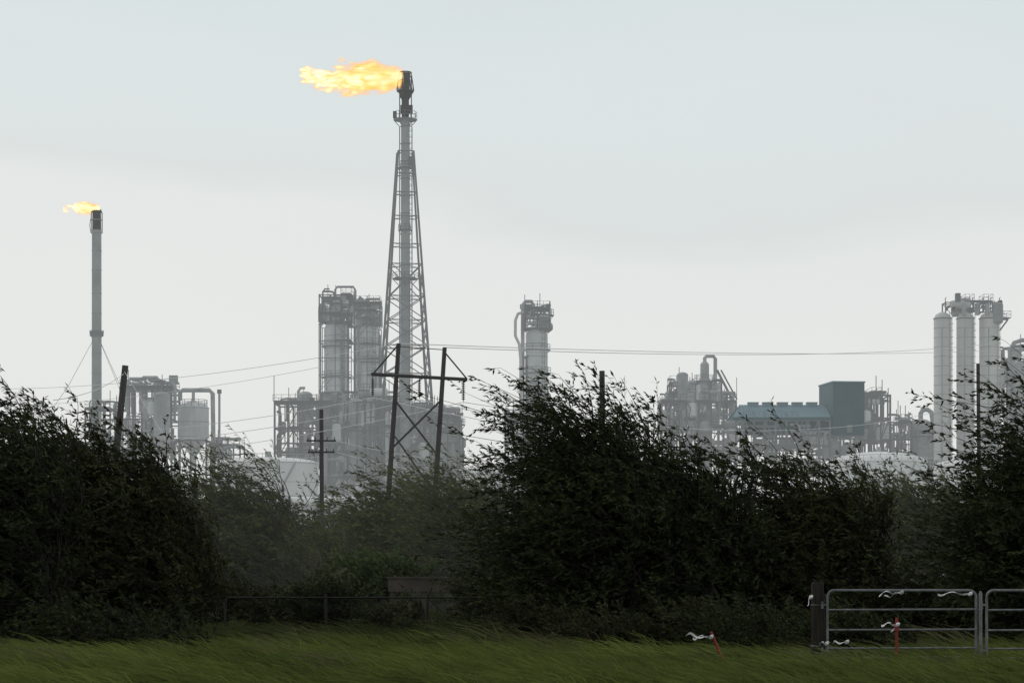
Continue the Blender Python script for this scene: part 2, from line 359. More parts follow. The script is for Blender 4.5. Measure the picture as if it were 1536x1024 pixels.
# unit behind centre tree
D=440; S=D/F; mb=MB(); rnd=random.Random(21)
mb.frame(X(990,D),X(1100,D),D-5,D+5,0,Z(604,D),6,7,rnd,ST,.34,.4,True,.4)
mb.clutter(X(988,D),X(1102,D),D-5,D+5,Z(700,D),Z(590,D),130,rnd,(ST,ST,S2,PI))
mb.frame(X(1003,D),X(1042,D),D-3,D+3,Z(606,D),Z(576,D),2,2,rnd,ST,.3,.4)
mb.clutter(X(1003,D),X(1042,D),D-3,D+3,Z(606,D),Z(566,D),26,rnd,(ST,ST,S2,PI))
mb.vessel(X(1022,D),D-3,Z(610,D),Z(560,D),1.1,PI,14); mb.vessel(X(1038,D),D-1,Z(610,D),Z(570,D),.9,PI,14)
mb.tube([(X(1057,D),D,0),(X(1057,D),D,Z(572,D)),(X(1057,D),D,Z(566,D)),(X(1057,D),D,Z(546,D)),(X(1057,D),D,Z(542,D))],[1.3,1.3,.85,.85,.4],16,PI)
mb.tube([(X(1057,D),D,Z(545,D)),(X(1057,D),D,Z(537,D)),(X(1060,D),D,Z(534,D)),(X(1070,D),D,Z(534,D)),(X(1073,D),D,Z(538,D)),(X(1073,D),D,Z(600,D))],.36,10,PI)
mb.frame(X(1044,D),X(1080,D),D-3,D+3,Z(606,D),Z(572,D),2,2,rnd,ST,.3,.4)
mb.platform(X(1057,D),D,Z(572,D),2,ST); mb.clutter(X(1044,D),X(1082,D),D-3,D+3,Z(606,D),Z(572,D),22,rnd,(ST,ST,S2,PI))
mb.beam((X(1074,D),D-2,Z(556,D)),(X(1100,D),D-2,Z(606,D)),.4,ST); mb.beam((X(1080,D),D-2,Z(556,D)),(X(1104,D),D-2,Z(600,D)),.25,ST)
mb.tube([(X(1105,D),D,Z(650,D)),(X(1105,D),D,Z(566,D))],.06,4,ST)
mb.build('refinery_process_unit')

# blue compressor building
D=430; S=D/F; mb=MB(); rnd=random.Random(33)
x0,x1=X(1100,D),X(1236,D)
zr,ze=Z(607,D),Z(630,D); y0,y1=D-9,D+9; ym=D
mb.quad((x0-1.0,y0,ze),(x1,y0,ze),(x1,ym,zr),(x0+1.2,ym,zr),BR); mb.quad((x0+1.2,ym,zr),(x1,ym,zr),(x1,y1,ze),(x0-1.0,y1,ze),BR)
mb.box(x0-1,x1,y0-.05,y0+.1,ze-.55,ze-.05,BL)
for i in range(34):
    xx=x0+(x1-x0)*i/33; mb.beam((xx,y0,ze+.05),(xx+(.05 if i else 1.2),ym,zr+.05),.06,BL)
mb.box(x0+2,x1,D-6,D+6,Z(650,D),ze-.6,BL)
for i in range(5):
    a=X(1122+i*22,D); mb.box(a,a+1.9,ym-1,ym+1,zr-.2,zr+.35,BR); mb.box(a-.1,a+2.0,ym-1.1,ym+1.1,zr+.35,zr+.45,BL)
mb.frame(x0+1,x1,D-8,D+8,0,Z(632,D),8,6,rnd,ST,.36,.4,True,.4)
mb.clutter(x0+1,x1,D-8,D+4,Z(700,D),Z(636,D),80,rnd,(ST,ST,S2,PI))
mb.box(X(1236,D),X(1284,D),D-7,D+3,Z(655,D),Z(578,D),BL,math.radians(7))
mb.box(X(1235,D),X(1285,D),D-7.2,D+3.2,Z(578,D),Z(576,D),BR,math.radians(7))
for i in range(13):
    xx=X(1238+i*3.6,D); yy=D-7.05+(i-6)*.055
    mb.box(xx-.03,xx+.03,yy-.06,yy+.02,Z(654,D),Z(579,D),BL)
mb.box(X(1262,D),X(1270,D),D-7.25,D-7.1,Z(652,D),Z(640,D),ST)
mb.frame(X(1238,D),X(1284,D),D-6,D+3,0,Z(655,D),3,4,rnd,ST,.36,.5)
mb.clutter(X(1238,D),X(1284,D),D-6,D+3,Z(700,D),Z(657,D),30,rnd)
mb.build('blue_compressor_building')
mb=MB()
mb.frame(X(1288,D),X(1330,D),D-4,D+4,0,Z(594,D),3,8,rnd,ST,.34,.4,True,.4)
mb.clutter(X(1288,D),X(1330,D),D-4,D+4,Z(700,D),Z(590,D),60,rnd,(ST,ST,S2))
mb.frame(X(1330,D),X(1362,D),D-4,D+4,0,Z(634,D),2,5,rnd,ST,.34,.4,True,.4)
mb.clutter(X(1330,D),X(1362,D),D-4,D+4,Z(700,D),Z(622,D),35,rnd,(ST,S2,PI))
for u,v in ((1291,578),(1309,566),(1318,572),(1327,584),(1345,610)): mb.tube([(X(u,D),D-4,Z(640,D)),(X(u,D),D-4,Z(v,D))],.08,4,ST)
mb.build('steel_pipe_rack')
mb=MB()
mb.vessel(X(1381,D),D,0,Z(628,D),2.05,PI,22,.5)
for v in (640,655,672): mb.ring(X(1381,D),D,Z(v,D),2.08,.08,S2,22)
mb.tube([(X(1381,D),D,Z(630,D)),(X(1381,D),D,Z(620,D)),(X(1384,D),D,Z(615,D)),(X(1391,D),D,Z(614,D)),(X(1397,D),D,Z(618,D)),(X(1399,D),D,Z(630,D)),(X(1399,D),D,0)],.45,12,PI)
mb.platform(X(1381,D),D,Z(655,D),2.7,ST,1.1,12)
mb.frame(X(1364,D),X(1404,D),D-5,D-3,0,Z(690,D),2,2,rnd,ST,.3,.5)
mb.build('process_vessel')

# silos
D=420; S=D/F; rnd=random.Random(8)
for i,u in enumerate((1414,1448,1484)):
    mb=MB(); x=X(u,D); r=(13.2,13.2,15)[i]*S
    mb.tube([(x,D,0),(x,D,Z(478,D)),(x,D,Z(472,D)),(x,D,Z(468,D))],[r,r,r*.8,r*.25],28,SI)
    z=2.0
    while z<Z(480,D): mb.ring(x,D,z,r+.01,.045,S2,28); z+=1.75
    mb.ring(x,D,Z(478,D),r+.05,.1,ST,28)
    mb.ladder(x+r*.75,D-r*.75-.3,0,Z(470,D),S2)
    mb.tube([(x-r*.3,D-r-.2,0),(x-r*.3,D-r-.2,Z(500,D)),(x,D-r*.4,Z(472,D))],.1,8,S2)
    mb.build('storage_silo')
mb=MB()
mb.frame(X(1416,D),X(1500,D),D-1.6,D+1.6,Z(470,D),Z(454,D),6,1,rnd,ST,.22,.7,True,.2)
mb.clutter(X(1416,D),X(1502,D),D-1.6,D+1.6,Z(470,D),Z(452,D),20,rnd,(ST,S2,CH))
mb.rect_platform(X(1492,D),X(1513,D),D-2,D+2,Z(478,D)); mb.beam((X(1512,D),D,Z(479,D)),(X(1500,D),D,Z(495,D)),.25,ST)
for u in (1418,1440,1459,1474,1486,1499): mb.tube([(X(u,D),D,Z(470,D)),(X(u,D),D,Z(447,D)),(X(u+2,D),D,Z(446,D))],.08,5,ST)
for u in (1443,1463,1478): mb.vessel(X(u,D),D-1.7,Z(474,D),Z(456,D),.45,PI,12)
mb.build('silo_top_gantry')
mb=MB(); D=425
mb.frame(X(1504,D),X(1590,D),D-4,D+4,0,Z(540,D),5,9,rnd,ST,.34,.4,True,.4)
mb.clutter(X(1502,D),X(1590,D),D-4,D+4,Z(700,D),Z(520,D),100,rnd,(S2,PI,PI,ST))
mb.vessel(X(1518,D),D-4,0,Z(545,D),1.5,PI,18); mb.vessel(X(1560,D),D,0,Z(500,D),2,IN,18)
mb.tube([(X(1506,D),D-5,0),(X(1506,D),D-5,Z(530,D)),(X(1512,D),D-5,Z(518,D)),(X(1524,D),D-5,Z(514,D)),(X(1540,D),D-5,Z(516,D))],.4,10,PI)
mb.build('refinery_process_unit')

# tanks
def tank(u,v,ru,D,dome,nm='storage_tank'):
    mb=MB(); S=D/F; x=X(u,D); r=ru*S; z=Z(v,D)
    P=[(x,D,0),(x,D,z)]; R=[r,r]
    for a in (.2,.4,.6,.8,.97): P.append((x,D,z+dome*math.sin(a*math.pi/2))); R.append(r*math.cos(a*math.pi/2))
    mb.tube(P,R,48,WH); mb.ring(x,D,z,r+.05,.1,WH,48)
    for k in range(1,6): mb.ring(x,D,z*k/6,r+.01,.04,CO,48)
    for k in range(40):
        a=2*math.pi*k/40
        mb.tube([(x+r*math.cos(a),D+r*math.sin(a),z),(x+r*math.cos(a),D+r*math.sin(a),z+1)],.03,4,S2,False)
    mb.ring(x,D,z+1,r,.035,S2,40)
    mb.tube([(x+(r+.4)*math.cos(-2.2+k*.09),D+(r+.4)*math.sin(-2.2+k*.09),z*k/14) for k in range(15)],.15,4,S2)
    mb.cyl(x,D,z+dome-.1,z+dome+.8,.4,S2,10)
    return mb.build(nm)
tank(402,695,76,300,.8); tank(1318,694,72,370,1.8); tank(735,712,40,330,1.0); tank(1440,700,40,390,1.2)
D=250; mb=MB(); rnd=random.Random(2)
for z,r,m in ((Z(752,D),.6,WH),(Z(764,D),.35,PI),(Z(745,D),.2,PI)):
    mb.tube([(X(380,D),D,z),(X(760,D),D,z)],r,14,m)
for u in range(390,760,45):
    mb.box(X(u,D)-.15,X(u,D)+.15,D-.9,D-.6,0,Z(744,D),ST); mb.box(X(u,D)-.15,X(u,D)+.15,D+.8,D+1.1,0,Z(744,D),ST); mb.box(X(u,D)-.12,X(u,D)+.12,D-.6,D+.8,Z(760,D)-.1,Z(760,D)+.1,ST)
mb.build('pipe_rack')
D=340; mb=MB(); 
mb.box(X(690,D),X(775,D),D,D+12,0,Z(708,D),CO); mb.box(X(688,D),X(777,D),D-.4,D+12.4,Z(708,D),Z(704,D),WH)
for i in range(7): mb.box(X(696+i*11,D),X(701+i*11,D),D-.06,D+.05,Z(730,D),Z(716,D),ST)
mb.build('control_building')

# ---------------------------------------------------------------- poles & wires
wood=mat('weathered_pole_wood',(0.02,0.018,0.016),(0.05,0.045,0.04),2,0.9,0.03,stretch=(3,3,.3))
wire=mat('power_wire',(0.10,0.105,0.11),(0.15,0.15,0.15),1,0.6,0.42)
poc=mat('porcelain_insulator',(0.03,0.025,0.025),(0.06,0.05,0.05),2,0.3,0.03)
PW=[wood,wire,poc]
D=150; mb=MB()
A0=(X(598,D),D,Z(515,D)); A1=(X(573,D),D,0); B0=(X(667,D),D,Z(521,D)); B1=(X(643,D),D,0)
mb.tube([A1,A0],[.2,.14],10,0); mb.tube([B1,B0],[.2,.14],10,0)
def onA(v):
    z=Z(v,D); t=z/A0[2]; return Vector(A1).lerp(Vector(A0),t)
def onB(v):
    z=Z(v,D); t=z/B0[2]; return Vector(B1).lerp(Vector(B0),t)
for dy in (-.2,.2): mb.tube([(X(557,D),D+dy,Z(561,D)),(X(701,D),D+dy,Z(569,D))],.1,4,0)
dyv=Vector((0,-.2,0))
mb.tube([onA(517)+dyv,(X(558,D),D-.2,Z(563,D))],.055,5,0); mb.tube([onB(528)+dyv,(X(700,D),D-.2,Z(568,D))],.055,5,0)
mb.tube([onA(520)+dyv,onB(525)+dyv],.03,5,0)
mb.tube([onA(600)+dyv,onB(683)+dyv],.07,5,0); mb.tube([onB(600)+dyv,onA(672)-dyv],.07,5,0)
mb.tube([onA(650)+dyv,onB(740)+dyv],.06,5,0)
INS=[]
for u,v in ((559,563),(629,566),(695,570)):
    x=X(u,D); z=Z(v,D); mb.tube([(x,D,z),(x,D,z-1.4)],.03,5,2)
    for k in range(8): mb.tube([(x,D,z-.2-k*.14),(x,D,z-.27-k*.14),(x,D,z-.3-k*.14)],[.05,.14,.05],10,2)
    INS.append((x,D,z-1.45))
mb.build('h_frame_transmission_pylon',PW)
def pole(u,v,u2,D,r,arms=(),nm='utility_pole'):
    mb=MB(); z=Z(v,D)
    p0=Vector((X(u2,D),D,0)); p1=Vector((X(u,D),D,z)); mb.tube([p0,p1],[r*1.25,r],10,0)
    for (va,w) in arms:
        zz=Z(va,D); x=p0.lerp(p1,zz/z).x; w=w*D/F
        mb.box(x-w,x+w,D-r-.12,D-r,zz-.07,zz+.07,0); 
        for s in (-.9,-.4,.4,.9): mb.tube([(x+w*s,D-r-.06,zz+.05),(x+w*s,D-r-.06,zz+.3)],[.06,.03],6,2)
    mb.build(nm,PW)
pole(188,548,150,100,.14); pole(482,614,483,180,.16,((661,22),(678,20))); pole(903,556,905,75,.09); pole(1467,545,1470,200,.16)
def wires(nm,list_):
    mb=MB()
    for a,b,sag,r in list_:
        a=Vector(a); b=Vector(b); P=[]
        for i in range(25):
            t=i/24; p=a.lerp(b,t); p.z-=sag*4*t*(1-t); P.append(p)
        mb.tube(P,r,5,1,False)
    mb.build(nm,PW)
T=lambda u,v,D:(X(u,D),D,Z(v,D))
wires('power_line',[
 (A0,T(-120,580,230),1.2,.02),(B0,T(1500,514,330),1,.03),(A0,T(1500,525,330),.6,.03),
 (T(482,550,180),T(-120,610,230),1.0,.018),
 (INS[0],T(-100,645,190),1.2,.02),(INS[1],T(-100,672,190),1.2,.02),(INS[2],T(-100,700,190),1.2,.02),
 (INS[0],T(1560,690,330),3,.025),(INS[1],T(1560,660,330),3.5,.025),(INS[2],T(1560,560,330),4.5,.025),
 (T(505,678,180),T(900,720,200),1.0,.02),(T(505,661,180),T(900,690,200),1.0,.02),
 (T(186,560,100),T(80,600,60),.2,.012),(T(186,556,100),T(250,660,90),.0,.012)])

# ---------------------------------------------------------------- vegetation
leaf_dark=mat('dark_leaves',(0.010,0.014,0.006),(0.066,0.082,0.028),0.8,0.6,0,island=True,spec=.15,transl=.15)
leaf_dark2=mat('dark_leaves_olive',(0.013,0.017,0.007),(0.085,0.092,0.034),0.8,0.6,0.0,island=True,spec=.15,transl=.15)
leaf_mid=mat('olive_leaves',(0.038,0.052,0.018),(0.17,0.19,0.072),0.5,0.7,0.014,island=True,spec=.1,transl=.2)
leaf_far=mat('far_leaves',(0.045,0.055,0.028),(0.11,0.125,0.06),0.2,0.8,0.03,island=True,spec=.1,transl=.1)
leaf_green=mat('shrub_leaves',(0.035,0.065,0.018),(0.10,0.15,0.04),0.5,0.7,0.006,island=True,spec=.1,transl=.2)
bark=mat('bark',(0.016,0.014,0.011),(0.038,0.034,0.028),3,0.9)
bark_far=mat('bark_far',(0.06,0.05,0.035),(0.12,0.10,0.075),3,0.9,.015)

def mesh_np(name,V,Q,mi,mats):
    me=bpy.data.meshes.new(name); nv,nq=len(V),len(Q)
    me.vertices.add(nv); me.vertices.foreach_set('co',V.astype(np.float32).ravel())
    me.loops.add(nq*4); me.loops.foreach_set('vertex_index',Q.astype(np.int32).ravel())
    me.polygons.add(nq); me.polygons.foreach_set('loop_start',np.arange(0,nq*4,4,dtype=np.int32))
    try: me.polygons.foreach_set('loop_total',np.full(nq,4,dtype=np.int32))
    except Exception: pass
    for m in mats: me.materials.append(m)
    me.polygons.foreach_set('material_index',mi.astype(np.int32))
    me.update(calc_edges=True)
    o=bpy.data.objects.new(name,me); scene.collection.objects.link(o); return o
def nrm(a): return a/np.maximum(np.linalg.norm(a,axis=-1,keepdims=True),1e-9)
def tubes_np(P,R,n):
    S_,K,_=P.shape
    T_=np.gradient(P,axis=1); T_=nrm(T_)
    ref=np.zeros_like(T_); ref[...,1]=1; ref[...,0]=.3
    a=nrm(np.cross(T_,ref)); b=np.cross(T_,a)
    th=np.arange(n)*2*np.pi/n
    V=P[:,:,None,:]+(a[:,:,None,:]*np.cos(th)[None,None,:,None]+b[:,:,None,:]*np.sin(th)[None,None,:,None])*R[:,:,None,None]
    idx=np.arange(S_*K*n).reshape(S_,K,n)
    q=np.stack([idx[:,:-1,:],np.roll(idx,-1,axis=2)[:,:-1,:],np.roll(idx,-1,axis=2)[:,1:,:],idx[:,1:,:]],-1)
    return V.reshape(-1,3),q.reshape(-1,4)
WIND=np.array([-1.0,0,0.06])
def tree(name,D,base_us,lobes,shoots,mats,seed,twigs=7,lpt=9,leaf=(.13,.038),slen=(.8,2.0),wind=.7,up=.36,out=.42,depth=.8,fill=.45,trunk=.11,nl=8):
    R_=np.random.default_rng(seed); S=D/F
    C=np.array([(X(l[0],D),D+(l[4] if len(l)>4 else 0),Z(l[1],D)) for l in lobes])
    E=np.array([(l[2]*S,max(l[2],l[3])*S*depth,l[3]*S) for l in lobes])
    w=E[:,0]*E[:,2]*np.array([l[5] if len(l)>5 else 1 for l in lobes]); w/=w.sum()
    k=R_.choice(len(lobes),shoots,p=w)
    uv=nrm(R_.normal(size=(shoots,3))); rad=R_.random(shoots)**fill
    P0=C[k]+uv*E[k]*rad[:,None]; ok=P0[:,2]>.1; P0=P0[ok];uv=uv[ok];rad=rad[ok]; n=len(P0)
    d=nrm(uv*out+np.array([0,0,up])+WIND*wind*.5+R_.normal(size=(n,3))*.28)
    Ls=slen[0]+(slen[1]-slen[0])*R_.random(n)**1.5
    bend=(WIND[None]*wind+R_.normal(size=(n,3))*.15)*R_.uniform(.5,1.6,(n,1))
    K=6; t=np.linspace(0,1,K)
    PP=P0[:,None]+Ls[:,None,None]*(d[:,None]*t[None,:,None]+.5*bend[:,None]*t[None,:,None]**2)
    RR=np.linspace(.016,.004,K)[None]*np.ones((n,1))*(D/50)**.5
    Vs=[];Qs=[];Ms=[];off=0
    def add(V,Q,m):
        nonlocal off
        Vs.append(V);Qs.append(Q+off);Ms.append(np.full(len(Q),m));off+=len(V)
    V,Q=tubes_np(PP,RR,3); add(V,Q,0)
    bp=[];tp=[]
    for li in range(len(lobes)):
        for j in range(nl):
            q=nrm(R_.normal(size=3))*R_.random()**.4*.85; q[2]=abs(q[2])*.9
            tgt=C[li]+q*E[li]
            b=min(base_us,key=lambda u:abs(X(u,D)-tgt[0])+R_.random()*1.5)
            bp.append((X(b,D)+R_.normal()*.12,C[li][1]+R_.normal()*.3,0)); tp.append(tgt)
    bp=np.array(bp);tp=np.array(tp); t=np.linspace(0,1,9)[None,:,None]
    mid=bp*.55+tp*.45; mid[:,0]+=.25*np.abs(tp[:,2])*.5*R_.uniform(.2,1,len(mid)); mid[:,2]*=1.15
    LP=(1-t)**2*bp[:,None]+2*t*(1-t)*mid[:,None]+t**2*tp[:,None]
    LP[:,1:-1]+=R_.normal(size=LP[:,1:-1].shape)*.05
    r0=R_.uniform(.4,1,(len(bp),1))*trunk
    V,Q=tubes_np(LP,r0*np.linspace(1,.18,9)[None],6); add(V,Q,0)
    ti=R_.uniform(.12,1.0,(n,twigs)); ti[:,0]=1
    tp_=P0[:,None]+Ls[:,None,None]*(d[:,None]*ti[...,None]+.5*bend[:,None]*ti[...,None]**2)
    tan=nrm(d[:,None]+bend[:,None]*ti[...,None])
    q=nrm(tan*.7+WIND*wind*.6+R_.normal(size=(n,twigs,3))*.40)
    tl=(Ls[:,None]*R_.uniform(.14,.34,(n,twigs)))
    tt=np.linspace(0,1,2)[None,None,:,None]
    TP=(tp_[:,:,None]+q[:,:,None]*tl[:,:,None,None]*tt).reshape(-1,2,3)
    V,Q=tubes_np(TP,np.full((len(TP),2),.004*(D/50)**.5),3); add(V,Q,0)
    s=R_.uniform(.05,1.05,(n,twigs,lpt))
    lp=tp_[:,:,None]+q[:,:,None]*(tl[:,:,None]*s)[...,None]
    ld=nrm(q[:,:,None]*.8+WIND*wind*.5+np.array([0,0,-.12])+R_.normal(size=(n,twigs,lpt,3))*.42)
    sd=nrm(np.cross(ld,R_.normal(size=ld.shape)))
    ll=leaf[0]*R_.uniform(.55,1.3,(n,twigs,lpt,1)); lw=leaf[1]*R_.uniform(.6,1.25,(n,twigs,lpt,1))
    L4=np.stack([lp,lp+ld*ll*.45+sd*lw*.5,lp+ld*ll,lp+ld*ll*.45-sd*lw*.5],-2).reshape(-1,4,3)
    L4=L4[L4[:,0,2]>.03]
    add(L4.reshape(-1,3),np.arange(len(L4)*4).reshape(-1,4),1)
    return mesh_np(name,np.concatenate(Vs),np.concatenate(Qs),np.concatenate(Ms),mats)

DK=[bark,leaf_dark]; DK2=[bark,leaf_dark2]
# centre tree group
tree('windblown_tree',49,[850,890,930],[(905,725,62,58,0,.85),(868,662,52,44,0,.42),(955,665,34,40,.5,.42),(905,820,85,105),(865,900,75,55),(970,810,80,105,.5)],1350,DK,1,slen=(.7,1.95))
tree('windblown_tree',50,[1010,1060],[(1045,790,78,56),(1035,740,35,28,-.5,.45),(1060,870,100,90),(1125,722,24,34,.4,.34)],950,DK,2,slen=(.6,1.6))
tree('windblown_tree',51,[1180,1240],[(1192,738,26,36,.4,.36),(1225,818,76,60),(1290,808,55,50,0,.8),(1225,895,105,65),(1315,880,50,55,.5,.9)],1050,DK2,3,slen=(.6,1.6))
# left group
tree('windblown_tree',46,[20,60],[(35,670,38,42,0,.45),(85,680,30,32,.3,.35),(50,765,75,75),(30,870,90,95),(-50,730,70,95)],1100,DK,4,slen=(.6,1.7))
tree('windblown_tree',48,[130,190],[(130,725,45,45,0,.6),(160,765,60,50,0,.8),(235,712,34,36,0,.45),(240,770,45,45,0,.8),(175,855,105,100),(285,845,50,60,.5,.8),(260,905,85,50)],1250,DK2,5,slen=(.6,1.6))
# right
tree('windblown_tree',47,[1560,1600],[(1575,650,42,42,0,.35),(1565,715,45,35,0,.5),(1540,870,75,75),(1515,815,45,30,0,.6),(1610,790,80,100)],900,DK,6,slen=(.6,1.8))
# intermediate feathery trees
MD=[bark_far,leaf_mid]
tree('willow_tree',70,[340,390],[(335,790,45,45),(410,790,42,42),(330,870,80,65),(420,870,70,65)],850,MD,7,leaf=(.17,.034),slen=(.9,2.4),wind=.85)
tree('willow_tree',78,[470],[(475,855,50,40),(510,885,55,40)],380,MD,8,leaf=(.17,.038),slen=(.8,1.8),wind=.8)
tree('willow_tree',92,[590,640],[(640,800,45,48),(590,840,45,45),(650,860,80,50)],650,MD,9,leaf=(.2,.045),slen=(1.1,2.6),wind=.8)
tree('willow_tree',85,[700,740],[(705,795,42,45),(750,805,45,50),(720,870,75,55)],650,MD,10,leaf=(.18,.042),slen=(1.0,2.4),wind=.8)
tree('willow_tree',95,[1380,1430],[(1385,795,45,45),(1450,800,50,45),(1400,865,90,60),(1330,810,45,50)],800,MD,12,leaf=(.2,.045),slen=(1.1,2.4),wind=.75)
FR=[bark_far,leaf_far]
tree('distant_tree_line',150,list(range(-100,1700,60)),[(u,835+9*math.sin(u*.03)+7*math.sin(u*.011),75,32+8*math.sin(u*.05)) for u in range(-140,1720,62)],2400,FR,13,leaf=(.42,.13),slen=(1.2,3.0),twigs=6,lpt=8,wind=.5,nl=2,trunk=.16)
# scrub in front
tree('shrub',72,[560,600],[(600,872,45,20),(545,885,60,25)],420,[bark,leaf_green],14,leaf=(.12,.04),slen=(.4,.9),nl=4,trunk=.03)
tree('shrub',62,[760],[(750,905,50,30),(800,900,50,40)],350,[bark,leaf_dark2],15,leaf=(.1,.035),slen=(.4,.9),nl=4,trunk=.03)
tree('shrub',59,[420],[(410,915,70,20),(330,905,60,25),(600,930,60,10)],380,[bark,leaf_dark2],16,leaf=(.1,.035),slen=(.3,.7),nl=4,trunk=.03)
tree('shrub',58,[480],[(495,912,50,26)],260,[bark,leaf_dark],17,leaf=(.09,.03),slen=(.3,.6),nl=4,trunk=.03)
tree('shrub',50,[1350,1420,1500],[(1360,925,80,30),(1450,915,80,36),(1530,915,60,38)],850,[bark,leaf_dark2],18,leaf=(.09,.03),slen=(.3,.8),nl=4,trunk=.03)
# undergrowth skirting the trees, irregular front edge
rg=random.Random(77)
def skirt(u0,u1,D,n,seed):
    L_=[(rg.uniform(u0,u1),rg.uniform(935,972),rg.uniform(22,55),rg.uniform(10,26),rg.uniform(-2.2,1.5)) for _ in range(14)]
    tree('undergrowth',D,[l[0] for l in L_],L_,n,DK if seed%2 else DK2,seed,leaf=(.10,.03),slen=(.2,.65),nl=2,trunk=.015,twigs=6,lpt=7)
skirt(-40,290,46,600,21); skirt(790,1100,47,600,22); skirt(1080,1330,45.5,600,23)

# ---------------------------------------------------------------- ground & grass
gm=mat('field_soil_and_turf',(0.016,0.021,0.008),(0.045,0.055,0.018),0.35,0.95,0,bump=.6,detail=9,spec=.05)
mb=MB(); mb.quad((-3000,-500,0),(3000,-500,0),(3000,5000,0),(-3000,5000,0),0); mb.build('ground',[gm],None,False)
gmat=mat('grass_blades',(0.022,0.036,0.008),(0.195,0.235,0.055),0.32,0.7,0,island=True,spec=.12,transl=.3,iw=.42,stretch=(.6,1,1))
def grass(name,n,ya,yb,half,h,seed,m,wd=.0075,pw=1.3):
    R_=np.random.default_rng(seed)
    nc=n//90
    cy=ya+(yb-ya)*R_.random(nc); cx=R_.uniform(-1,1,nc)*(half+(cy-ya)*.24); ch=R_.uniform(.35,1.6,nc)**pw
    nn=n*2//3; ci=R_.integers(0,nc,nn)
    y1=cy[ci]+R_.normal(size=nn)*.22; x1=cx[ci]+R_.normal(size=nn)*.26
    n2=n-nn; y2=ya+(yb-ya)*R_.random(n2); x2=R_.uniform(-1,1,n2)*(half+(y2-ya)*.24)
    y=np.concatenate([y1,y2]); x=np.concatenate([x1,x2]); cl=np.concatenate([ch[ci],R_.uniform(.3,.7,n2)])
    P=np.stack([x,y,np.zeros(n)],-1)
    d=nrm(np.stack([-.45+R_.normal(size=n)*.45,R_.normal(size=n)*.3,np.full(n,.8)],-1))
    L_=(h*cl*R_.uniform(.5,1.4,n))[:,None]
    sag=np.stack([-.75+R_.normal(size=n)*.25,R_.normal(size=n)*.15,-.45+0*x],-1)
    sd=nrm(np.stack([R_.normal(size=n)*.6,np.abs(R_.normal(size=n)*.2),R_.random(n)*.6+.2],-1))*(wd*R_.uniform(.6,1.4,n))[:,None]
    pts=[P+L_*(d*t+sag*t*t*.75) for t in (0,.4,.75,1.0)]
    ws=[1,.9,.6,.12]
    V=np.stack([np.stack([p-sd*w,p+sd*w],1) for p,w in zip(pts,ws)],1).reshape(n,8,3)
    base=np.arange(n)[:,None,None]*8
    q=np.array([[0,1,3,2],[2,3,5,4],[4,5,7,6]])[None]+base
    return mesh_np(name,V.reshape(-1,3),q.reshape(-1,4),np.zeros(n*3),[m])
grass('grass',130000,30.5,48,8,.30,51,gmat,.011,1.5)
gmat2=mat('tall_grass_blades',(0.020,0.028,0.009),(0.105,0.120,0.042),0.3,0.8,0.0,island=True,spec=.1,transl=.2)
grass('tall_grass',55000,46,74,12.0,.42,52,gmat2,.011)
gmat3=mat('dry_weed_stalks',(0.06,0.058,0.026),(0.20,0.185,0.095),0.5,0.8,0.0,island=True,spec=.1,transl=.2)
grass('weeds',5500,35,50,8.5,.62,53,gmat3,.008,1.0)

# ---------------------------------------------------------------- fence, gates, stakes
galv=mat('galvanised_tube',(0.10,0.105,0.105),(0.20,0.21,0.21),6,0.45,0,metal=.3)
rust=mat('rusty_fence_steel',(0.012,0.011,0.010),(0.03,0.027,0.024),4,0.8)
oldw=mat('old_post_wood',(0.012,0.010,0.008),(0.03,0.026,0.02),4,0.95,stretch=(4,4,.5))
redp=mat('red_stake_paint',(0.20,0.03,0.02),(0.32,0.05,0.03),5,0.6)
ribm=mat('white_ribbon',(0.55,0.55,0.55),(0.8,0.8,0.8),5,0.5)
trm=mat('weathered_wood_trough',(0.035,0.027,0.019),(0.075,0.06,0.045),2,.9,.01)
D=56; mb=MB(); xa,xb=X(150,D),X(830,D); h=1.0
mb.tube([(xa,D,h),(xb,D,h)],.02,6,0); mb.tube([(xa,D,.06),(xb,D,.06)],.008,4,0)
for u in (187,338,489,641,790):
    x=X(u,D); mb.tube([(x,D,0),(x,D,h+.06),(x,D,h+.1)],[.035,.035,.01],8,0)
    if u==641: mb.tube([(x,D,h),(x+.12,D-.1,h+.25)],.015,5,0); mb.tube([(x,D,h),(x+.9,D,.1)],.015,5,0)
nn=int((xb-xa)/.09)
for i in range(nn):
    x=xa+i*.09
    for s in (-1,1):
        x2=x+s*.95
        if xa<x2<xb: mb.tube([(x,D,.05),(x2,D,1.0)],.0024,3,0,False)
mb.build('chain_link_fence',[rust])

